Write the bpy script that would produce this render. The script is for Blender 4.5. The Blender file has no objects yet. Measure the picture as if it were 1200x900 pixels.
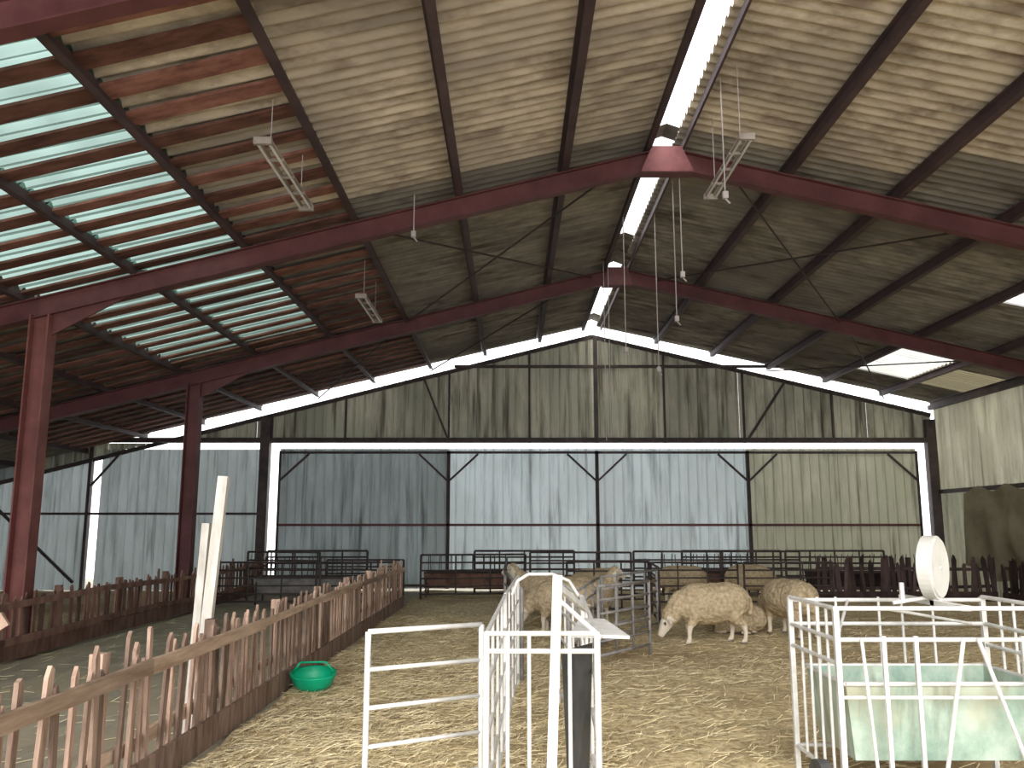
import bpy, bmesh, math, random
from mathutils import Vector, Matrix, noise
random.seed(7)
R=random.random
def U(a,b): return a+(b-a)*random.random()

# ------------------------------------------------------------------ materials
def mat(name,c1,c2,scale=(4,4,4),rough=.7,metal=0,rnd=.35,bump=.0,detail=6,lo=.35,hi=.65,c3=None,s3=.6,transl=0,tcol=None,spec=.3,streak=None):
    m=bpy.data.materials.new(name); m.use_nodes=True
    nt=m.node_tree; N=nt.nodes; L=nt.links
    b=N['Principled BSDF']; out=N['Material Output']
    tc=N.new('ShaderNodeTexCoord'); mp=N.new('ShaderNodeMapping'); mp.inputs['Scale'].default_value=scale
    L.new(tc.outputs['Object'],mp.inputs['Vector'])
    n=N.new('ShaderNodeTexNoise'); n.inputs['Scale'].default_value=1; n.inputs['Detail'].default_value=detail; n.inputs['Roughness'].default_value=.65
    L.new(mp.outputs[0],n.inputs['Vector'])
    r=N.new('ShaderNodeValToRGB'); r.color_ramp.elements[0].position=lo; r.color_ramp.elements[1].position=hi
    r.color_ramp.elements[0].color=(*c1,1); r.color_ramp.elements[1].color=(*c2,1)
    L.new(n.outputs['Fac'],r.inputs['Fac'])
    col=r.outputs[0]
    def over(col,c,scl,det,p0,p1,amt=1.0):
        mp2=N.new('ShaderNodeMapping'); mp2.inputs['Scale'].default_value=scl; L.new(tc.outputs['Object'],mp2.inputs['Vector'])
        n2=N.new('ShaderNodeTexNoise'); n2.inputs['Scale'].default_value=1; n2.inputs['Detail'].default_value=det
        L.new(mp2.outputs[0],n2.inputs['Vector'])
        r2=N.new('ShaderNodeValToRGB'); r2.color_ramp.elements[0].position=p0; r2.color_ramp.elements[1].position=p1
        r2.color_ramp.elements[1].color=(amt,amt,amt,1)
        L.new(n2.outputs['Fac'],r2.inputs['Fac'])
        mx=N.new('ShaderNodeMix'); mx.data_type='RGBA'
        L.new(r2.outputs[0],mx.inputs[0]); L.new(col,mx.inputs[6]); mx.inputs[7].default_value=(*c,1)
        return mx.outputs[2]
    if c3: col=over(col,c3,(s3,s3,s3),4,.45,.65)
    if streak: col=over(col,streak[0],streak[1],5,streak[2],streak[3],.85)
    if rnd>0:
        a=N.new('ShaderNodeAttribute'); a.attribute_name='rnd'
        mr=N.new('ShaderNodeMapRange'); mr.inputs[3].default_value=1-rnd; mr.inputs[4].default_value=1+rnd*.6
        L.new(a.outputs['Fac'],mr.inputs[0])
        vm=N.new('ShaderNodeVectorMath'); vm.operation='SCALE'
        L.new(col,vm.inputs[0]); L.new(mr.outputs[0],vm.inputs[3]); col=vm.outputs[0]
    L.new(col,b.inputs['Base Color'])
    b.inputs['Roughness'].default_value=rough; b.inputs['Metallic'].default_value=metal
    b.inputs['Specular IOR Level'].default_value=spec
    if bump>0:
        bp=N.new('ShaderNodeBump'); bp.inputs['Strength'].default_value=bump; bp.inputs['Distance'].default_value=.02
        L.new(n.outputs['Fac'],bp.inputs['Height']); L.new(bp.outputs[0],b.inputs['Normal'])
    if transl>0:
        t=N.new('ShaderNodeBsdfTranslucent'); ms=N.new('ShaderNodeMixShader'); ms.inputs[0].default_value=transl
        if tcol: t.inputs[0].default_value=(*tcol,1)
        else: L.new(col,t.inputs[0])
        L.new(b.outputs[0],ms.inputs[1]); L.new(t.outputs[0],ms.inputs[2]); L.new(ms.outputs[0],out.inputs[0])
    return m
def mat_clear(name,tr,df,lo=.55):
    m=bpy.data.materials.new(name); m.use_nodes=True
    nt=m.node_tree; N=nt.nodes; L=nt.links
    N.remove(N['Principled BSDF'])
    t=N.new('ShaderNodeBsdfTransparent'); d=N.new('ShaderNodeBsdfTranslucent'); ms=N.new('ShaderNodeMixShader')
    tc=N.new('ShaderNodeTexCoord'); n=N.new('ShaderNodeTexNoise'); n.inputs['Scale'].default_value=1.5; n.inputs['Detail'].default_value=5
    L.new(tc.outputs['Object'],n.inputs['Vector'])
    r=N.new('ShaderNodeValToRGB'); r.color_ramp.elements[0].position=.3; r.color_ramp.elements[1].position=.65
    r.color_ramp.elements[0].color=(*[c*lo for c in tr],1); r.color_ramp.elements[1].color=(*tr,1)
    L.new(n.outputs['Fac'],r.inputs[0]); L.new(r.outputs[0],t.inputs[0])
    d.inputs[0].default_value=(*df,1); ms.inputs[0].default_value=.35
    L.new(t.outputs[0],ms.inputs[1]); L.new(d.outputs[0],ms.inputs[2]); L.new(ms.outputs[0],N['Material Output'].inputs[0])
    return m

M={}
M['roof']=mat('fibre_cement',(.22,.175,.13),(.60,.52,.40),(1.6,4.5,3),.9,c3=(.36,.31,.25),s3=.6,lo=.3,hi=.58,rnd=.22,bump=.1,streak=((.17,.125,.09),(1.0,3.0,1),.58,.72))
M['roof_shade']=mat('shaded_fibre_cement',(.13,.115,.095),(.34,.31,.255),(1.6,4.5,3),.9,c3=(.21,.19,.165),s3=.6,lo=.3,hi=.6,rnd=.22,bump=.1,streak=((.10,.08,.06),(1.0,3.0,1),.56,.7))  # darker sheet copy: light falloff over far bays and left strips painted in
M['sky_green']=mat_clear('translucent_green',(.24,.33,.30),(.26,.36,.31))
M['sky_clear']=mat_clear('translucent_clear',(.8,.8,.76),(.8,.8,.75),.8)
M['sky_yellow']=mat_clear('translucent_yellow',(.20,.17,.10),(.33,.29,.18))
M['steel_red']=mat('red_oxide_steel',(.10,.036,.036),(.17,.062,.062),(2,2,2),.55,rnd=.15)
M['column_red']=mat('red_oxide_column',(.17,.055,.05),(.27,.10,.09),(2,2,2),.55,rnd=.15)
M['gusset']=mat('dusty_primer_steel',(.16,.055,.06),(.27,.10,.105),(3,3,3),.55,rnd=.05)
M['purlin']=mat('purlin_steel',(.065,.044,.048),(.11,.07,.072),(2,2,2),.6,rnd=.2)
M['lath']=mat('lath_wood',(.14,.06,.045),(.31,.145,.11),(3,8,3),.8,rnd=.5)
M['gable']=mat('gable_sheet',(.17,.17,.12),(.47,.46,.36),(3.5,3,.55),.8,rnd=.2,lo=.32,hi=.58,c3=(.34,.35,.27),s3=.8,transl=.07,streak=((.08,.07,.05),(5,3,.35),.53,.66))
M['door_blue']=mat('door_sheet_blue',(.40,.47,.48),(.70,.79,.81),(3.5,3,.5),.7,rnd=.12,lo=.3,hi=.55,transl=.19,c3=(.62,.70,.71),s3=.7,streak=((.22,.24,.23),(5,3,.35),.59,.73))
M['lean']=mat('lean_to_sheet',(.32,.37,.37),(.56,.63,.64),(3.5,3,.5),.7,rnd=.2,lo=.3,hi=.55,transl=.12,c3=(.48,.55,.55),s3=.7,streak=((.15,.17,.16),(5,3,.35),.59,.73))
M['door_dark']=mat('door_sheet_grey',(.22,.26,.26),(.42,.49,.50),(3.5,3,.5),.7,rnd=.15,lo=.3,hi=.55,transl=.08,c3=(.33,.38,.38),s3=.7,streak=((.10,.11,.10),(5,3,.35),.57,.71))
M['door_beige']=mat('door_sheet_beige',(.34,.35,.26),(.66,.66,.52),(3.5,3,.5),.7,rnd=.15,lo=.3,hi=.55,transl=.12,c3=(.51,.52,.39),s3=.7,streak=((.16,.16,.11),(5,3,.35),.57,.71))
M['wall_light']=mat('side_sheet_beige',(.42,.41,.30),(.78,.76,.60),(3,3.5,.5),.7,rnd=.2,lo=.3,hi=.55,transl=.15,c3=(.58,.57,.43),s3=.7,streak=((.22,.2,.14),(3,5,.35),.58,.72))
M['dark_steel']=mat('dark_steel',(.045,.037,.04),(.10,.075,.07),(3,3,3),.6,rnd=.2)
M['grey_steel']=mat('dull_galvanised',(.22,.21,.21),(.42,.41,.40),(5,5,5),.55,rnd=.2)
M['galv']=mat('galvanised',(.60,.60,.58),(.84,.84,.82),(6,6,6),.45,metal=.15,rnd=.15)
M['white']=mat('weathered_white',(.50,.47,.41),(.80,.77,.72),(8,8,2),.7,rnd=.15)
M['wood']=mat('fence_wood',(.22,.14,.105),(.56,.40,.31),(11,11,2),.85,rnd=.6,bump=.3)
M['wood_pale']=mat('fence_rail_wood',(.36,.25,.18),(.66,.50,.38),(14,1.5,14),.85,rnd=.35,bump=.3)
M['wood_red']=mat('far_fence_wood',(.15,.08,.06),(.32,.19,.15),(6,6,2),.85,rnd=.5)
M['wood_dark']=mat('dark_wood',(.035,.025,.025),(.10,.065,.06),(6,6,2),.9,rnd=.5)
M['straw']=mat('straw_bed',(.30,.225,.12),(.78,.66,.41),(16,16,16),.95,rnd=0,bump=.6,c3=(.39,.295,.17),s3=.5,lo=.35,hi=.6,detail=10)
M['strand']=mat('straw_strand',(.57,.46,.26),(.88,.77,.51),(3,3,3),.8,rnd=.5,lo=.3,hi=.6)
M['concrete']=mat('aisle_concrete',(.28,.25,.19),(.46,.42,.33),(3,1.5,1.5),.9,rnd=0,c3=(.40,.35,.25),s3=.9,detail=9)
M['tub']=mat('tub_galvanised',(.24,.36,.30),(.54,.66,.56),(4,4,3),.5,metal=.1,rnd=.1,c3=(.44,.45,.34),s3=2.5,streak=((.2,.22,.16),(9,9,1.2),.55,.68))
M['green']=mat('green_plastic',(.0,.36,.18),(.01,.52,.28),(3,3,3),.35,rnd=0)
M['red']=mat('red_plastic',(.45,.04,.03),(.6,.07,.05),(3,3,3),.4,rnd=0)
M['rubber']=mat('dark_rubber',(.03,.03,.035),(.09,.09,.09),(3,3,3),.6,rnd=0)
M['tarp']=mat('jute_tarp',(.20,.18,.115),(.31,.28,.19),(1.5,1.5,1.5),.95,rnd=0,transl=.08)
M['lampw']=mat('lamp_housing',(.26,.22,.19),(.42,.37,.32),(4,4,4),.5,rnd=.1)
M['cable']=mat('cable',(.42,.38,.37),(.55,.5,.48),(2,2,2),.6,rnd=0)
M['tube']=mat('lamp_tube',(.6,.58,.54),(.75,.73,.7),(2,2,2),.3,rnd=0)
M['dial']=mat('dial_face',(.62,.62,.58),(.78,.78,.74),(3,3,3),.45,rnd=.1)

# ------------------------------------------------------------------ mesh builder
class MB:
    def __init__(s): s.v=[];s.f=[];s.r=[];s.m=[]
    def add(s,vs,fs,mi=0,rnd=None):
        o=len(s.v); r=R() if rnd is None else rnd
        s.v+= [tuple(x) for x in vs]; s.r+=[r]*len(vs)
        for f in fs: s.f.append([o+i for i in f]); s.m.append(mi)
    def box(s,c,sz,mi=0,rot=None,rnd=None):
        hx,hy,hz=[a/2 for a in sz]
        vs=[Vector((x,y,z)) for z in(-hz,hz) for y in(-hy,hy) for x in(-hx,hx)]
        if rot: vs=[rot@v for v in vs]
        vs=[v+Vector(c) for v in vs]
        s.add(vs,[(0,2,3,1),(4,5,7,6),(0,1,5,4),(2,6,7,3),(0,4,6,2),(1,3,7,5)],mi,rnd)
    def frame(s,p0,p1):
        p0=Vector(p0);p1=Vector(p1);d=(p1-p0).normalized()
        up=Vector((0,0,1)) if abs(d.z)<.95 else Vector((0,1,0))
        a=d.cross(up).normalized(); b=a.cross(d).normalized()
        return p0,p1,a,b
    def beam(s,p0,p1,w,h,mi=0,rnd=None,oa=0,ob=0):
        p0,p1,a,b=s.frame(p0,p1)
        vs=[]
        for p in(p0,p1):
            for x,y in((-w/2,-h/2),(w/2,-h/2),(w/2,h/2),(-w/2,h/2)): vs.append(p+a*(x+oa)+b*(y+ob))
        s.add(vs,[(0,3,2,1),(4,5,6,7),(0,1,5,4),(1,2,6,5),(2,3,7,6),(3,0,4,7)],mi,rnd)
    def ibeam(s,p0,p1,w,h,t=.015,mi=0):
        r=.5
        s.beam(p0,p1,w,t,mi,r,0,h/2-t/2); s.beam(p0,p1,w,t,mi,r,0,-h/2+t/2); s.beam(p0,p1,t,h-2*t,mi,r)
    def tube(s,p0,p1,r,mi=0,seg=8,rnd=None,r1=None):
        p0,p1,a,b=s.frame(p0,p1); r1=r if r1 is None else r1
        vs=[]
        for p,q in((p0,r),(p1,r1)):
            for i in range(seg):
                t=2*math.pi*i/seg; vs.append(p+a*q*math.cos(t)+b*q*math.sin(t))
        fs=[(i,(i+1)%seg,seg+(i+1)%seg,seg+i) for i in range(seg)]+[tuple(range(seg-1,-1,-1)),tuple(range(seg,2*seg))]
        s.add(vs,fs,mi,rnd)
    def path(s,pts,r,mi=0,seg=8):
        for a,b in zip(pts[:-1],pts[1:]): s.tube(a,b,r,mi,seg,.5)
    def loft(s,rings,mi=0,seg=14,rnd=.5):
        P=[Vector(x[0]) for x in rings]; vs=[]
        for i,(p,ra,rb) in enumerate(rings):
            d=(P[min(i+1,len(P)-1)]-P[max(i-1,0)]).normalized()
            a=d.cross(Vector((0,0,1)))
            if a.length<.2: a=Vector((0,1,0))
            a.normalize()
            if a.y<0: a=-a
            b=a.cross(d).normalized()
            for k in range(seg):
                t=2*math.pi*k/seg; vs.append(P[i]+a*ra*math.cos(t)+b*rb*math.sin(t))
        fs=[]
        for i in range(len(P)-1):
            for k in range(seg):
                k2=(k+1)%seg; fs.append((i*seg+k,i*seg+k2,(i+1)*seg+k2,(i+1)*seg+k))
        n=(len(P)-1)*seg
        fs+=[tuple(range(seg-1,-1,-1)),tuple(range(n,n+seg))]
        s.add(vs,fs,mi,rnd)
    def build(s,name,mats,smooth=False,loc=(0,0,0),rotz=0,parent=None):
        me=bpy.data.meshes.new(name); me.from_pydata(s.v,[],s.f)
        for m in mats: me.materials.append(M[m])
        me.polygons.foreach_set('material_index',s.m)
        if smooth: me.polygons.foreach_set('use_smooth',[True]*len(s.f))
        a=me.attributes.new('rnd','FLOAT','POINT'); a.data.foreach_set('value',s.r)
        me.update()
        o=bpy.data.objects.new(name,me); bpy.context.collection.objects.link(o)
        o.location=loc; o.rotation_euler=(0,0,rotz)
        if parent: o.parent=parent
        return o

RX=2.1
def zr(x): return 6.83-.2516*(RX-x) if x<RX else 6.83-.238*(x-RX)

# ------------------------------------------------------------------ roof (ceiling)
Ls=[1.94,.7,-.72,-2.13,-3.6,-5.05,-6.5,-7.95,-9.4,-10.9,-12.4,-14.2]
Rs=[2.24,3.75,5.2,6.65,8.1,9.55,11.15]
PER=.177
def patch(mb,xa,xb,y0,y1,mi,rnd=None):
    n=max(2,int((y1-y0)/PER*8)); s=1 if xb>xa else -1
    xb2=xb+s*.09; vs=[];fs=[]
    for i in range(n+1):
        y=y0+(y1-y0)*i/n; w=.036*math.sin(2*math.pi*y/PER)
        vs.append((xa,y,zr(xa)+.04+w)); vs.append((xb2,y,zr(xb2)+.07+w))
        if i: k=2*i; fs.append((k-2,k-1,k+1,k))
    mb.add(vs,fs,mi,rnd)
roof=MB()
Y0,Y1=0.0,22.04
SH=PER*5
for strips,side in((Ls,'L'),(Rs,'R')):
    for xa,xb in zip(strips[:-1],strips[1:]):
        y=Y0
        while y<Y1-.01:
            ye=min(y+SH,Y1); ym=(y+ye)/2; mi=0
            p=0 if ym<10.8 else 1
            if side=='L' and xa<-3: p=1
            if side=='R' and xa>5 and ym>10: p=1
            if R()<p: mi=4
            if side=='L' and xa in(-3.6,) and (5.3<ym<15.9): mi=1
            if side=='L' and xa in(-5.05,) and (5.3<ym<15.6): mi=1
            if side=='R' and xa==8.1 and (18.1<ym<20.2 or 12.9<ym<14.6): mi=2
            if side=='R' and xa==9.55 and (18.3<ym<20.6): mi=3
            patch(roof,xa,xb,y,ye+.02,mi); y=ye
for a,b in((10.85,11.25),(15.2,17.0),(21.3,22.04)):
    for sx in(-1,1):
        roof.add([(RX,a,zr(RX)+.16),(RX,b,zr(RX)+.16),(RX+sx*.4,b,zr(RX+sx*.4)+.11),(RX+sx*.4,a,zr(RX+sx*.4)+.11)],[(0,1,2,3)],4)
roof.build('ceiling',['roof','sky_green','sky_clear','sky_yellow','roof_shade'],smooth=True)

pur=MB()
for x in [1.86]+Ls[1:-1]+[2.33]+Rs[1:-1]+[-13.9,10.85]:
    z=zr(x)-.07; ye=21.9
    if x in(1.86,2.33):
        pur.beam((x,0,z),(x,ye,z),.03 if x>2 else .07,.10,0); continue
    pur.beam((x,0,z),(x,ye,z),.045,.13,0)
    pur.beam((x-.035,0,z+.06),(x-.035,ye,z+.06),.07,.012,0); pur.beam((x+.035,0,z-.06),(x+.035,ye,z-.06),.07,.012,0)
pur.build('roof_purlins',['purlin'])

la=MB()
y=1.0
while y<21.8:
    for xa,xb in((-2.13,-3.6),(-3.6,-5.05),(-5.05,-6.5),(-6.5,-7.95),(-7.95,-9.4),(-9.4,-10.9)):
        w=U(.17,.24); yy=y+U(-.02,.02)
        la.beam((xa,yy,zr(xa)-.03),(xb,yy+U(-.01,.01),zr(xb)-.03),w,.03,0)
    y+=.5
la.build('roof_laths',['lath'])

# ------------------------------------------------------------------ portal frames
def rafter(mb,xa,xb,y,w=.15,h=.27,off=.145):
    mb.ibeam((xa,y,zr(xa)-off-h/2),(xb,y,zr(xb)-off-h/2),w,h)
def frame(y,cols=(-6.2,10.6,-13.7)):
    mb=MB()
    rafter(mb,RX,-14,y); rafter(mb,RX,10.75,y)
    zt=zr(RX)-.145
    g=.36 if y==11 else .30
    for yy in(y-.095,y+.095):
        pl=[(RX-.20,zt+.0),(RX+.20,zt+.0),(RX+g,zt-.36),(RX-g,zt-.36)]
        vs=[(a,yy-.012,c) for a,c in pl]+[(a,yy+.012,c) for a,c in pl]
        mb.add(vs,[(3,2,1,0),(4,5,6,7)]+[(i,(i+1)%4,4+(i+1)%4,4+i) for i in range(4)],1 if y==11 else 0,.8)
    mb.beam((RX-g,y,zt-.36),(RX+g,y,zt-.36),.2,.02,0,.5)
    for x in cols:
        zt=zr(x)-.40
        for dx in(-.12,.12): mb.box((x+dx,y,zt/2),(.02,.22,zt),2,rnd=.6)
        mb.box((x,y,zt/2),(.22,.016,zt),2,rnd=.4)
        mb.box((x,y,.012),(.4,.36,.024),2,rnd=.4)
    x=-6.2; zb=zr(x)-.40
    mb.add([(x+.1,y-.015,zb-.28),(x+1.1,y-.015,zr(x+1.1)-.41),(x+.1,y-.015,zb+.02),(x+.1,y+.015,zb-.28),(x+1.1,y+.015,zr(x+1.1)-.41),(x+.1,y+.015,zb+.02)],[(0,1,2),(5,4,3),(0,3,4,1),(1,4,5,2),(2,5,3,0)],0,.6)
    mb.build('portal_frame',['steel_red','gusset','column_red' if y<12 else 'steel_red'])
for y in(5.5,11,16.5): frame(y)

br=MB()
for (xa,ya,xb,yb) in((1.6,11,-2.1,16.5),(-2.1,11,1.6,16.5),(2.9,11,6.5,16.5),(6.5,11,2.9,16.5),(-2.1,16.5,-5,21.8),(6.6,16.5,9.6,21.8),(9.6,16.5,6.6,21.8),(1.4,16.5,-2.1,21.8)):
    br.tube((xa,ya,zr(xa)-.2),(xb,yb,zr(xb)-.2),.016,0,6)
br.build('roof_bracing',['dark_steel'])

# ------------------------------------------------------------------ ribbed cladding
def ribbed(mb,x0,x1,zb,zt,y,mi=0,axis='x',per=.25,dep=.04):
    xs=[];n=int((x1-x0)/per)+1
    for i in range(n+1):
        for fx,d in((0,0),(.70,0),(.76,1),(.90,1),(.96,0)):
            x=x0+(i+fx)*per
            if x<=x1: xs.append((x,d))
    xs.append((x1,0)); vs=[];fs=[]
    for k,(x,d) in enumerate(xs):
        a=(zb(x) if callable(zb) else zb); b=(zt(x) if callable(zt) else zt)
        yy=y-d*dep
        if axis=='x': vs+=[(x,yy,a),(x,yy,b)]
        else: vs+=[(yy,x,a),(yy,x,b)]
        if k: j=2*k; fs.append((j-2,j,j+1,j-1))
    mb.add(vs,fs,mi,None)
YW=22.0
gw=MB()
bounds=[-14,-12.2,-10.4,-8.6,-6.6,-4.8,-3,-1.6,.3,RX,3.9,5.9,7.6,9.2,10.85]
for a,b in zip(bounds[:-1],bounds[1:]):
    ribbed(gw,a,b,lambda q:3.70,lambda q:zr(q)-.26,YW+U(-.01,.01),0)
for a,b in((RX,-14),(RX,10.85)):
    gw.beam((a,YW-.03,zr(a)-.32),(b,YW-.03,zr(b)-.32),.06,.10,1)
gw.beam((-1.5,YW-.1,5.7),(7.2,YW-.1,5.7),.08,.07,1)
gw.beam((-14,YW-.12,3.77),(10.85,YW-.12,3.77),.14,.12,1)
for x in(-6.2,-4.3,-1.63,.45,2.18,3.95,6.0,8.3): 
    zt=zr(x)-.30; gw.beam((x,YW-.07,3.7),(x,YW-.07,zt),.05 if x!=2.18 else .10,.06,1)
gw.beam((-1.63,YW-.1,3.75),(-2.3,YW-.1,5.4),.05,.05,1); gw.beam((6.05,YW-.1,3.75),(7.1,YW-.1,5.3),.06,.06,1)
ribbed(gw,-14,-10.74,0,3.54,YW,2); ribbed(gw,-10.54,-6.35,0,3.54,YW,2)
gw.beam((-14,YW-.08,1.9),(-6.4,YW-.08,1.9),.05,.06,1)
gw.beam((-13.6,YW-.12,2.5),(-11.0,YW-.12,.2),.06,.06,1)
gw.beam((-10.75,YW-.1,2.6),(-10.0,YW-.1,3.5),.05,.05,1)
gw.beam((-10.80,YW-.06,0),(-10.80,YW-.06,3.7),.08,.1,1)
gw.beam((-6.33,YW-.1,0),(-6.33,YW-.1,4.35),.24,.22,1); gw.beam((10.76,YW-.1,0),(10.76,YW-.1,4.3),.24,.2,1)
gw.build('wall_back',['gable','dark_steel','lean','white'])

dx=[-5.98,-1.63,2.18,6.05,10.42]
dm=['door_dark','door_blue','door_blue','door_beige']
for i in range(4):
    a,b=dx[i]+.0,dx[i+1]-.0
    d=MB(); ribbed(d,a,b,.04,3.56,YW+.03,0,per=.24)
    for z in(.12,1.62,3.46): d.beam((a,YW-.04,z),(b,YW-.04,z),.05,.06,1 if z!=1.62 else 2)
    for q in(a+.02,b-.02): d.beam((q,YW-.04,.04),(q,YW-.04,3.5),.05,.05,1)
    for q,s in((a+.04,1),(b-.04,-1)): d.beam((q,YW-.06,2.75),(q+s*.72,YW-.06,3.42),.05,.05,1)
    d.build('door_%d'%(i+1),[dm[i],'dark_steel','steel_red'])

rw=MB()
for a in range(0,22,2):
    ribbed(rw,a,a+2,2.45,4.74,10.95,0,axis='y',per=.24); ribbed(rw,a,a+2,0,2.45,10.97,2,axis='y',per=.24)
rw.beam((10.86,0,2.45),(10.86,22,2.45),.08,.1,1); rw.beam((10.86,0,4.62),(10.86,22,4.62),.1,.12,1)
rw.build('wall_right',['wall_light','dark_steel','door_beige'])
lw=MB()
ribbed(lw,2,22,0,2.75,-14.0,0,axis='y',per=.25)
lw.build('wall_left',['door_dark'])

# tarp
t=MB(); vs=[];fs=[];nx,nz=60,36
for j in range(nz+1):
    for i in range(nx+1):
        s=i/nx; q=j/nz; yy=17.3+3.0*s
        top=2.5-.14*math.sin(s*math.pi*2.5)**2
        bot=.80-.35*math.sin(s*3.0)-.06*math.sin(s*13)
        z=top+(bot-top)*q
        x=10.66-.10*q*math.sin(s*20+q*2.2)-.07*math.sin(s*7+2*q)*q-.05*math.sin(q*9+s*6)*math.sin(s*3.1)
        vs.append((x,yy+.15*math.sin(q*4)*math.sin(s*6),z))
for j in range(nz):
    for i in range(nx):
        k=j*(nx+1)+i; fs.append((k,k+1,k+nx+2,k+nx+1))
t.add(vs,fs,0); t.build('hanging_tarp',['tarp'],smooth=True)

# ------------------------------------------------------------------ floor & straw
f=MB(); f.box((-1.5,11.5,-.12),(32,31,.2),0); f.build('floor',['concrete'])
st=MB()
def hgt(x,y): return .02+.05*noise.noise(Vector((x*.6,y*.6,0)))+.035*noise.noise(Vector((x*2.2,y*2.2,3)))+.02*noise.noise(Vector((x*7,y*7,5)))
def grid(mb,x0,x1,y0,y1,st_,mi):
    nx=int((x1-x0)/st_);ny=int((y1-y0)/st_);vs=[];fs=[]
    for j in range(ny+1):
        for i in range(nx+1):
            x=x0+(x1-x0)*i/nx;y=y0+(y1-y0)*j/ny; vs.append((x,y,max(-.015,hgt(x,y))))
    for j in range(ny):
        for i in range(nx):
            k=j*(nx+1)+i; fs.append((k,k+1,k+nx+2,k+nx+1))
    mb.add(vs,fs,mi,.5)
grid(st,-2.15,10.8,1.5,21.7,.09,0)
grid(st,-13.5,-6.3,8,21.5,.3,0)
for i in range(42000):
    y=4.5+11*R()**1.4; x=U(-2.1,min(10.5,.65*y+1))
    if i%40==0: x=U(-5.9,-2.35)
    elif x>.8 and R()<.5: x=U(-2.1,.8)
    z=(hgt(x,y) if x>-2.2 else -.015)+U(.0,.025); a=R()*math.pi; l=U(.025,.10); w=U(.0012,.003)
    dxx,dyy=math.cos(a)*l,math.sin(a)*l; dz=U(-.015,.02)
    nxx,nyy=-math.sin(a)*w,math.cos(a)*w
    st.add([(x-dxx-nxx,y-dyy-nyy,z-dz),(x+dxx-nxx,y+dyy-nyy,z+dz),(x+dxx+nxx,y+dyy+nyy,z+dz+.003),(x-dxx+nxx,y-dyy+nyy,z-dz+.003)],[(0,1,2,3)],1)
st.build('straw_bedding',['straw','strand'],smooth=True)

# ------------------------------------------------------------------ picket fences
def picket(mb,p,h,w,t,lean,ang,mi=0,z0=.0):
    top=U(.25,.75)
    prof=[(-w/2,z0),(w/2,z0),(w/2*U(.8,1.1),h-w*U(.1,1.2)),((top-.5)*w*.5,h),(-w/2*U(.8,1.1),h-w*U(.1,1.2))]
    c,s=math.cos(ang),math.sin(ang); vs=[]
    for d in(-t/2,t/2):
        for (a,z) in prof:
            aa=a+lean*(z)
            vs.append((p[0]+aa*c-d*s,p[1]+aa*s+d*c,z))
    n=5
    mb.add(vs,[(4,3,2,1,0),(5,6,7,8,9)]+[(i,(i+1)%n,n+(i+1)%n,n+i) for i in range(n)],mi)
def picket_fence(name,p0,p1,h,spacing,mats,w=(.05,.09),hv=.08,rails=(.3,.78),kick=True,t=.022,posts=1.8,sides=None):
    mb=MB(); a=Vector(p0);b=Vector(p1);L=(b-a).length;d=(b-a)/L;ang=math.atan2(d.y,d.x);nrm=Vector((-d.y,d.x))
    s=0
    while s<L:
        q=a+d*s+nrm*U(-.012,.012); picket(mb,q,h+U(-hv,hv)+(.1 if R()<.06 else 0),U(*w),t,U(-.10,.10),ang+U(-.15,.15),0,.03)
        s+=spacing*U(.5,1.55)
    for k,z in enumerate(rails):
        s=0; sg=(sides[k] if sides else 1)
        zc=z+U(-.02,.02)
        while s<L:
            e=min(s+2.4,L); q0=a+d*s;q1=a+d*e; zn=z+U(-.035,.035)
            mb.beam((q0.x+nrm.x*.04*sg,q0.y+nrm.y*.04*sg,zc),(q1.x+nrm.x*.04*sg,q1.y+nrm.y*.04*sg,zn),.035,U(.06,.09),1)
            s=e; zc=zn+U(-.015,.015)
    if kick:
        mb.beam((a.x-nrm.x*.03,a.y-nrm.y*.03,.12),(b.x-nrm.x*.03,b.y-nrm.y*.03,.12),.03,.2,0,.3)
    s=.2
    while s<L:
        q=a+d*s+nrm*.09; mb.box((q.x,q.y,(h+.03)/2),(.08,.08,h+.03),0,Matrix.Rotation(U(-.2,.2),3,'Z')); s+=posts
    return mb.build(name,mats)
picket_fence('picket_fence',(-2.24,3.0),(-2.2,17.5),.86,.125,['wood','wood_pale'],w=(.035,.075),hv=.07,rails=(.34,.75),sides=(1,-1))
picket_fence('picket_fence',(-6.02,8),(-6.02,21.2),.78,.15,['wood_red','wood_red'],rails=(.25,.66),hv=.04,sides=(-1,-1))
picket_fence('picket_fence',(6.5,18.6),(10.3,18.6),.9,.13,['wood_dark','wood_dark'],rails=(.3,.7),hv=.1,w=(.07,.11))
picket_fence('picket_fence',(10.35,18.4),(10.35,12.5),.85,.14,['wood_dark','wood_dark'],rails=(.3,.7),hv=.1,w=(.07,.11))

tp=MB()
tp.beam((-2.46,6.95,0),(-2.37,7.05,2.0),.08,.06,0,.9); tp.beam((-2.54,7.02,0),(-2.49,7.05,1.62),.06,.05,0,.3)
tp.build('tall_wooden_post',['white'])
hp=MB()
hp.path([(-3.6,4.3,.98),(-2.75,4.25,1.0),(-2.62,4.22,.985),(-2.54,4.2,.93),(-2.51,4.18,.84),(-2.50,4.18,.0)],.017)
hp.build('bent_feed_pipe',['galv'],smooth=True)
lb=MB(); lb.beam((-3.9,5.2,.45),(-3.05,5.3,1.05),.03,.09,0,.8); lb.beam((-3.3,5.3,0),(-3.25,5.27,.98),.06,.06,0,.3)
lb.build('leaning_board',['wood'])

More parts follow.
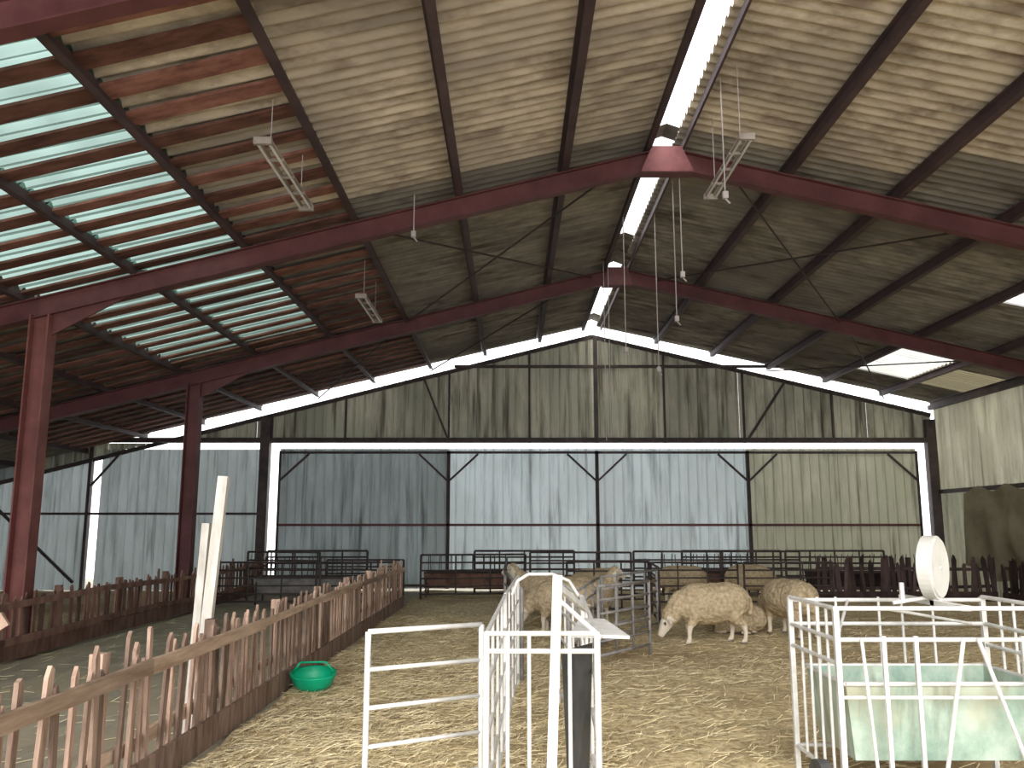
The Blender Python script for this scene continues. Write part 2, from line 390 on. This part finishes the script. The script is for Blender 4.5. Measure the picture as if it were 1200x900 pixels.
g=MB(); prof=[(.0,.02),(.15,.02),(.19,.08),(.21,.17),(.235,.18),(.235,.165),(.20,.06),(.16,0),(0,0)]
vs=[];fs=[];sg=28
prof=prof[::-1]
for (r,z) in prof:
    for k in range(sg):
        t=2*math.pi*k/sg; vs.append((r*.95*math.cos(t),r*.8*math.sin(t),z*.85))
for i in range(len(prof)-1):
    for k in range(sg): k2=(k+1)%sg; fs.append((i*sg+k,i*sg+k2,(i+1)*sg+k2,(i+1)*sg+k))
g.add(vs,fs,0); g.path([(-.2,0,.15),(-.12,0,.25),(.12,0,.25),(.2,0,.15)],.01)
o=g.build('green_feed_bowl',['green'],smooth=True,loc=(-1.93,8.65,.05)); o.rotation_euler=(.2,.0,.1)

# ------------------------------------------------------------------ metal gates and hurdles
def hurdle(name,p0,p1,h,bars,m='galv',r=.014,uprights=(),feet=True,z0=.12,verticals=0):
    mb=MB(); a=Vector((p0[0],p0[1],0));b=Vector((p1[0],p1[1],0)); up=Vector((0,0,1))
    zs=[z0+(h-z0)*i/(bars-1) for i in range(bars)]
    for i,z in enumerate(zs): mb.tube(a+up*z,b+up*z,r if i not in(0,bars-1) else r*1.2,0,8,.5)
    for q in(a,b): mb.tube(q+up*(0 if feet else z0),q+up*(h+.0),r*1.35,0,8,.5)
    for s in uprights:
        q=a.lerp(b,s); mb.tube(q+up*z0,q+up*h,r,0,8,.5)
    for i in range(verticals):
        q=a.lerp(b,(i+1)/(verticals+1)); mb.tube(q+up*z0,q+up*h,r*.85,0,8,.5)
    return mb.build(name,[m],smooth=True)
hurdle('metal_gate',(-.70,4.3),(-.16,4.62),1.09,6,r=.011,z0=.2)
rc=MB()
def panel(a,b,h,bars,vert=0,r=.012,z0=.15):
    a=Vector((*a,0));b=Vector((*b,0));up=Vector((0,0,1))
    for i in range(bars):
        z=z0+(h-z0)*i/(bars-1); rc.tube(a+up*z,b+up*z,r,0,8,.5)
    for q in(a,b): rc.tube(q,q+up*h,r*1.3,0,8,.6)
    for i in range(vert):
        q=a.lerp(b,(i+1)/(vert+1)); rc.tube(q+up*z0,q+up*h,r*.8,0,8,.6)
panel((-.12,4.15),(-.05,6.4),1.10,5,3); panel((-.05,6.45),(.06,8.8),1.10,5,3)
panel((.40,4.15),(.50,6.2),1.10,5,2); panel((.50,6.25),(.42,8.0),1.10,5,2)
for z in(1.10,1.02,.2): rc.tube((-.12,4.15,z),(.40,4.15,z),.012,0,8,.5)
for x in(-.02,.08,.27): rc.tube((x,4.15,.2),(x,4.15,1.1),.0095,0,8,.5)
rc.beam((.16,4.10,0),(.215,4.13,1.37),.045,.035,1,.9)
rc.beam((.215,4.13,1.32),(.43,5.1,1.12),.02,.03,0,.7)
rc.tube((.22,4.3,1.25),(.42,4.15,1.08),.012); 
rc.add([(.27,4.25,.15),(.385,4.6,.15),(.42,4.6,1.0),(.24,4.3,1.0)],[(0,1,2,3)],2)
rc.add([(.28,4.25,1.07),(.58,4.35,1.05),(.50,4.75,1.09),(.36,4.7,1.1),(.28,4.25,1.085),(.58,4.35,1.065),(.50,4.75,1.105),(.36,4.7,1.115)],[(0,3,2,1),(4,5,6,7),(0,1,5,4),(1,2,6,5),(2,3,7,6),(3,0,4,7)],0,.3)
rc.path([(.0,6.4,1.1),(.04,6.4,1.2),(.12,6.4,1.25),(.3,6.4,1.25),(.42,6.4,1.2),(.48,6.3,1.1)],.012)
rc.build('sheep_handling_race',['galv','white','rubber'],smooth=False)

hurdle('metal_hurdle',(.55,8.6),(1.15,11.6),.92,6,m='grey_steel',r=.014,uprights=(.25,.5,.75))
hurdle('metal_hurdle',(1.2,11.7),(2.25,13.6),.92,6,m='grey_steel',r=.014,uprights=(.25,.5,.75))
hurdle('metal_hurdle',(1.0,10.2),(1.75,11.2),.9,6,m='grey_steel',r=.014,uprights=(.33,.66))
hurdle('metal_hurdle',(2.3,13.7),(2.6,17.0),.95,6,m='dark_steel',r=.016,uprights=(.5,))
hurdle('metal_hurdle',(.1,9.0),(-.1,12.5),.95,6,m='grey_steel',r=.015,uprights=(.5,))
hurdle('metal_hurdle',(-.1,12.6),(-.1,16.5),1.0,6,m='dark_steel',r=.016,uprights=(.5,))
hurdle('metal_hurdle',(1.0,15.9),(2.5,15.9),.95,6,m='dark_steel',r=.016,uprights=(.33,.66))
for a,b in((-5.9,-4.2),(-4.1,-2.4),(-2.0,.3),(.4,2.6),(2.7,4.6),(4.7,6.4)):
    hurdle('metal_hurdle',(a,19.2+U(-.35,.35)),(b,19.2+U(-.35,.35)),U(.85,1.05),6,m='dark_steel',r=.018,uprights=(.33,.66))
for a,b in((-5.9,-3.9),(-3.8,-2.3),(2.7,4.5),(4.6,6.4)):
    hurdle('metal_hurdle',(a,17.3),(b,17.4),.88,6,m='dark_steel',r=.016,uprights=(.33,.66))
for a,b in((-5.9,-3.5),(-.9,1.5),(4.1,6.5),(6.6,9)):
    hurdle('metal_hurdle',(a,21.0),(b,21.05),1.0,7,m='dark_steel',r=.02,uprights=(.25,.5,.75))
def trough(x,y,l,m,h=.55,rot=0):
    mb=MB()
    w=.3
    mb.add([(-l/2,-w,h),(l/2,-w,h),(l/2,-w*.5,.2),(-l/2,-w*.5,.2),(-l/2,w,h),(l/2,w,h),(l/2,w*.5,.2),(-l/2,w*.5,.2)],[(0,3,2,1),(4,5,6,7),(3,7,6,2),(0,4,7,3),(1,2,6,5)],0,.5)
    for sx in(-l/2+.05,l/2-.05):
        for sy in(-.24,.24): mb.tube((sx,sy*1.1,0),(sx,sy,h),.02,1)
    for sy in(-.3,.3): mb.tube((-l/2,sy,h),(l/2,sy,h),.02,1)
    for i in range(int(l/.25)): 
        xx=-l/2+.1+i*.25; mb.tube((xx,-.3,h),(xx,-.18,h+.4),.01,1,6); mb.tube((xx,.3,h),(xx,.18,h+.4),.01,1,6)
    mb.build('feed_trough',[m,'dark_steel'],loc=(x,y,0),rotz=rot)
trough(-4.4,18.2,1.8,'grey_steel'); trough(-.9,20.1,2.2,'wood_red'); trough(4.6,20.2,2.4,'wood_red'); trough(8.3,20.0,3,'wood_dark')

# ------------------------------------------------------------------ weigh crate with dial
wc=MB()
x0,x1,ya,yb,h=1.82,3.08,4.95,5.75,1.14
def T(a,b,r=.013,mi=0): wc.tube(a,b,r,mi,8,.5)
for x in(x0,x1):
    for y in(ya,yb): wc.box((x,y,h/2),(.03,.03,h),0)
for y,hh in((ya,h),(yb,h-.02)):
    for z in(hh,.97,.22): T((x0,y,z),(x1,y,z))
for x in(x0,x1):
    for z in(h,.97,.84,.22): T((x,ya,z),(x,yb,z))
for x in(2.08,2.26,2.86): wc.box((x,ya,.6),(.022,.022,.78),0)
for x in(2.0,2.12,2.4,2.55,2.75): T((x,yb,.2),(x,yb,h),.009)
for y in(5.1,5.25,5.4,5.55): T((x0,y,.2),(x0,y,h),.009); T((x1,y,.2),(x1,y,h),.009)
T((2.52,ya-.02,.98),(2.36,ya-.02,.22),.012); T((2.6,ya-.02,.98),(2.82,ya-.02,.3),.012)
T((1.95,ya-.02,.98),(2.0,ya-.02,.2),.010); T((x0,ya,.66),(x1,ya,.66),.010)
T((x0,ya,.97),(2.2,yb,1.12),.009); T((2.1,ya,1.14),(3.0,yb,.97),.009)
def tub(a0,a1,b0,b1,zb,zt,ins,t=.012):
    def shell(e,flip,zbb):
        return [(a0+ins+e,b0+ins+e,zbb),(a1-ins-e,b0+ins+e,zbb),(a1-ins-e,b1-ins-e,zbb),(a0+ins+e,b1-ins-e,zbb),(a0+e,b0+e,zt),(a1-e,b0+e,zt),(a1-e,b1-e,zt),(a0+e,b1-e,zt)]
    vs=shell(0,0,zb)+shell(t,1,zb+t)
    fs=[(3,2,1,0),(0,1,5,4),(1,2,6,5),(2,3,7,6),(3,0,4,7),(8,9,10,11),(12,13,9,8),(13,14,10,9),(14,15,11,10),(15,12,8,11),(4,5,13,12),(5,6,14,13),(6,7,15,14),(7,4,12,15)]
    wc.add(vs,fs,1,.5)
    for p,q in(((a0,b0),(a1,b0)),((a1,b0),(a1,b1)),((a1,b1),(a0,b1)),((a0,b1),(a0,b0))): wc.tube((*p,zt),(*q,zt),.013,0,8,.2)
tub(1.88,3.02,5.02,5.68,.30,.72,.05)
c=Vector((2.56,5.3,1.35)); ang=math.radians(48)
ax=Vector((math.sin(ang),-math.cos(ang),0))
wc.tube(c-ax*.04,c+ax*.03,.19,5,36,.3); wc.tube(c+ax*.03,c+ax*.042,.175,5,36,.7); wc.tube(c+ax*.042,c+ax*.048,.01,0,12)
wc.tube(c-ax*.055,c-ax*.04,.15,2,36,.4)
wc.box((2.56,5.3,1.15),(.05,.05,.06),0); wc.beam((2.56,ya,h),(2.56,yb,h),.05,.03,0)
wc.tube((2.36,5.3,1.14),(2.36,5.3,1.26),.015,0); wc.tube((2.3,5.3,1.14),(2.56,5.3,1.18),.012,0)
wc.tube((1.76,5.05,.16),(1.70,5.05,.16),.15,3,20); wc.tube((1.78,5.05,.16),(1.69,5.05,.16),.09,4,16)
wc.build('sheep_weigh_crate',['galv','tub','white','rubber','red','dial'])

# ------------------------------------------------------------------ hanging lights and cables
def fixture(x,y0,y1,z,tilt=0):
    mb=MB()
    for s in(-.055,.055):
        mb.beam((x+s,y0,z+.02),(x+s,y1,z+.02+tilt),.035,.03,0,.4)
        mb.tube((x+s,y0+.05,z-.02),(x+s,y1-.05,z-.02+tilt),.013,1,8,.5)
    for i in range(5):
        q=i/4; mb.box((x,y0+(y1-y0)*q,z+tilt*q),(.17,.04 if i in(0,4) else .02,.07 if i in(0,4) else .03),0,rnd=.7)
    for y in(y0+.25,y1-.25):
        mb.tube((x,y,z+.03),(x,y,zr(x)-.02),.005,2,5)
    mb.build('fluorescent_light',['lampw','tube','cable'])
fixture(-2.33,7.5,9.2,5.15); fixture(2.52,8.6,10.3,5.72)
fixture(-2.3,12.6,14.2,5.05)
cb=MB()
def cable(x,y,zb,hook=True):
    cb.tube((x,y,zr(x)-.02),(x,y,zb),.008,0,5)
    if hook: cb.box((x,y,zb),(.06,.05,.08),0); cb.tube((x,y,zb-.04),(x+.05,y,zb-.1),.01,0,5)
cable(2.42,9.2,5.3); cable(2.34,11.3,5.0); cable(2.42,12.2,4.6); cable(1.84,13.5,4.4); cable(2.38,13.6,4.1); cable(1.8,16.2,3.2,False); cable(1.9,16.3,3.3,False); cable(-1.3,10.8,5.4)
cb.build('hanging_cables',['cable'])

# ------------------------------------------------------------------ sheep
def wool_mat():
    m=bpy.data.materials.new('sheep_coat'); m.use_nodes=True; nt=m.node_tree;N=nt.nodes;L=nt.links;b=N['Principled BSDF']
    tc=N.new('ShaderNodeTexCoord'); n=N.new('ShaderNodeTexNoise'); n.inputs['Scale'].default_value=22; n.inputs['Detail'].default_value=8
    L.new(tc.outputs['Object'],n.inputs['Vector'])
    r=N.new('ShaderNodeValToRGB'); r.color_ramp.elements[0].position=.3; r.color_ramp.elements[1].position=.68
    r.color_ramp.elements[0].color=(.36,.28,.17,1); r.color_ramp.elements[1].color=(.62,.51,.35,1); L.new(n.outputs['Fac'],r.inputs[0])
    a=N.new('ShaderNodeAttribute'); a.attribute_name='skin'
    mx=N.new('ShaderNodeMix'); mx.data_type='RGBA'; L.new(a.outputs['Fac'],mx.inputs[0]); L.new(r.outputs[0],mx.inputs[6]); mx.inputs[7].default_value=(.72,.65,.54,1)
    d=N.new('ShaderNodeAttribute'); d.attribute_name='dark'
    mx2=N.new('ShaderNodeMix'); mx2.data_type='RGBA'; L.new(d.outputs['Fac'],mx2.inputs[0]); L.new(mx.outputs[2],mx2.inputs[6]); mx2.inputs[7].default_value=(.04,.03,.03,1)
    L.new(mx2.outputs[2],b.inputs['Base Color']); b.inputs['Roughness'].default_value=.95; b.inputs['Specular IOR Level'].default_value=.1
    bp=N.new('ShaderNodeBump'); bp.inputs['Strength'].default_value=.6; bp.inputs['Distance'].default_value=.02; L.new(n.outputs['Fac'],bp.inputs['Height']); L.new(bp.outputs[0],b.inputs['Normal'])
    return m
M['wool']=wool_mat()
def sheep(loc,heading,pose='graze',s=1.0,seed=0,vox=.017):
    mb=MB(); lie=pose=='lie'; dz=-.27 if lie else 0
    mb.loft([((-.53,0,.60+dz),.07,.08),((-.50,0,.59+dz),.15,.15),((-.40,0,.57+dz),.22,.22),((-.25,0,.55+dz),.25,.25),((-.05,0,.53+dz),.27,.265),((.14,0,.53+dz),.265,.265),((.28,0,.54+dz),.22,.25),((.38,0,.56+dz),.17,.2),((.45,0,.58+dz),.10,.12),((.48,0,.58+dz),.04,.05)],seg=20)
    if pose=='graze':
        mb.loft([((.26,0,.58),.16,.17),((.40,0,.53),.14,.165),((.51,0,.44),.115,.135),((.59,0,.33),.09,.10),((.63,0,.27),.05,.06)])
        H=Vector((.60,0,.31)); D=Vector((.46,0,-.84)).normalized()
    else:
        mb.loft([((.26,0,.60+dz),.16,.18),((.40,0,.68+dz),.14,.15),((.50,0,.78+dz),.11,.12),((.56,0,.87+dz),.085,.09),((.58,0,.91+dz),.05,.05)])
        H=Vector((.55,0,.88+dz)); D=Vector((.86,0,-.45)).normalized()
    P=lambda t:H+D*t
    mb.loft([(P(-.07),.035,.04),(P(-.04),.062,.07),(P(.02),.078,.09),(P(.08),.070,.084),(P(.13),.056,.068),(P(.18),.048,.055),(P(.22),.045,.045),(P(.24),.034,.032),(P(.25),.016,.016)],seg=18)
    S=Vector((0,1,0)); B=-D.cross(S); B=B if (B.x if pose=='graze' else B.z)>0 else -B
    for q in(-1,1):
        e=P(-.01)+S*q*.05+B*.01
        mb.loft([(e,.03,.022),(e+S*q*.05-D*.005,.034,.018),(e+S*q*.09+D*.012,.034,.018),(e+S*q*.13+D*.03,.024,.017),(e+S*q*.155+D*.045,.012,.012)],seg=10)
    mb.loft([((-.48,0,.66+dz),.05,.05),((-.55,0,.60+dz),.05,.045),((-.575,0,.48+dz),.045,.04),((-.57,0,.38+dz),.03,.03)])
    rnd=random.Random(seed)
    for q in(-1,1):
        if not lie:
            o=rnd.uniform(-.06,.08)
            y=.12*q
            mb.loft([((.27,y,.50),.08,.10),((.26,y,.38),.075,.085),((.27+o*.5,y,.30),.05,.058),((.30+o*.7,y,.22),.036,.04),((.295+o,y,.13),.027,.03),((.29+o,y,.07),.03,.032),((.31+o,y,.035),.032,.042),((.32+o,y,0),.034,.05)],seg=12)
            o=rnd.uniform(-.08,.06)
            y=.135*q
            mb.loft([((-.30,y*.9,.50),.09,.12),((-.29,y,.40),.09,.12),((-.31+o*.4,y,.33),.065,.075),((-.40+o*.7,y,.25),.038,.046),((-.405+o,y,.15),.027,.031),((-.395+o,y,.07),.03,.032),((-.375+o,y,.035),.032,.042),((-.365+o,y,0),.034,.05)],seg=12)
        else:
            y=.17*q
            mb.loft([((.25,y,.24),.09,.1),((.40,y,.12),.055,.06),((.46,y,.055),.04,.04),((.34,y*1.05,.04),.03,.03),((.24,y*1.1,.035),.035,.03)],seg=10)
            mb.loft([((-.32,y,.26),.13,.15),((-.12,y*1.3,.14),.08,.08),((-.30,y*1.4,.05),.045,.045),((-.12,y*1.45,.04),.03,.03),((-.02,y*1.45,.035),.036,.03)],seg=10)
    me=bpy.data.meshes.new('t'); me.from_pydata(mb.v,[],mb.f)
    bm=bmesh.new(); bm.from_mesh(me); bmesh.ops.recalc_face_normals(bm,faces=bm.faces); bm.to_mesh(me); bm.free()
    o=bpy.data.objects.new('t',me); bpy.context.collection.objects.link(o)
    md=o.modifiers.new('r','REMESH'); md.mode='VOXEL'; md.voxel_size=vox
    sm=o.modifiers.new('s','SMOOTH'); sm.iterations=2; sm.factor=.5
    dg=bpy.context.evaluated_depsgraph_get(); m2=bpy.data.meshes.new_from_object(o.evaluated_get(dg))
    bpy.data.objects.remove(o); m2.name='sheep'
    sk=[];dk=[]; eyes=[P(.055)+S*q*.064+B*.035 for q in(-1,1)]
    for v in m2.vertices:
        p=v.co; t=(p-H).dot(D); rad=((p-H)-D*t).length
        head=1.0 if (t>.0 and t<.32 and rad<.12) else 0.0
        if rad>=.085 and -.06<t<.09 and abs(p.y)>.08 and rad<.24 and p.x>.45: head=1.0
        leg=1.0 if (not lie and p.z<.26 and p.x<.45) or (lie and p.z<.06) else 0.0
        a=max(head,leg)
        if a<.5:
            n=v.normal; k=noise.noise(p*7+Vector((seed,0,0)))*.02+noise.noise(p*20)*.018+noise.noise(p*45)*.010
            v.co=p+n*(k+.012)
        d=0.0
        if leg and p.z<.03: d=.8
        if t>.232 and rad<.06: d=.6
        if min((p-e).length for e in eyes)<.02: d=1.0
        sk.append(a); dk.append(d)
    for nm,ar in(('skin',sk),('dark',dk)):
        at=m2.attributes.new(nm,'FLOAT','POINT'); at.data.foreach_set('value',ar)
    m2.polygons.foreach_set('use_smooth',[True]*len(m2.polygons))
    m2.materials.clear(); m2.materials.append(M['wool'])
    ob=bpy.data.objects.new('sheep',m2); bpy.context.collection.objects.link(ob)
    ob.location=(loc[0],loc[1],hgt(*loc)+.0); ob.rotation_euler=(0,0,math.radians(heading)); ob.scale=(s,s,s)
sheep((2.70,12.0),188,'graze',1.0,1)
sheep((4.02,12.8),108,'graze',1.0,4)
sheep((3.40,13.25),172,'lie',.78,2)
sheep((.75,13.0),170,'graze',.95,3,.024); sheep((1.25,14.6),20,'stand',.95,5,.024); sheep((.5,15.4),160,'stand',.95,6,.024)
sheep((3.5,18.2),175,'graze',.95,7,.026); sheep((5.0,18.3),10,'graze',.95,8,.026); sheep((1.6,17.0),200,'graze',.95,9,.026); sheep((.9,11.9),265,'lie',.9,10,.024)

# ------------------------------------------------------------------ light
w=bpy.data.worlds.new('World'); bpy.context.scene.world=w; w.use_nodes=True
bg=w.node_tree.nodes['Background']; bg.inputs[0].default_value=(.99,.985,1,1); bg.inputs[1].default_value=2.6
sd=bpy.data.lights.new('sun','SUN'); sd.energy=3.6; sd.angle=math.radians(45); sd.color=(1,.95,.88)
so=bpy.data.objects.new('sun',sd); bpy.context.collection.objects.link(so)
so.rotation_euler=(math.radians(60),0,math.radians(-10))
so.location=(0,-5,10)

# ------------------------------------------------------------------ camera
cd=bpy.data.cameras.new('camera'); cd.sensor_width=36; cd.lens=30; cd.clip_end=200
co=bpy.data.objects.new('camera',cd); bpy.context.collection.objects.link(co)
co.location=(0,0,1.6); co.rotation_euler=(math.radians(90+9.43),0,0)
sc=bpy.context.scene; sc.camera=co
sc.view_settings.view_transform='Standard'; sc.view_settings.look='None'; sc.view_settings.exposure=0.0
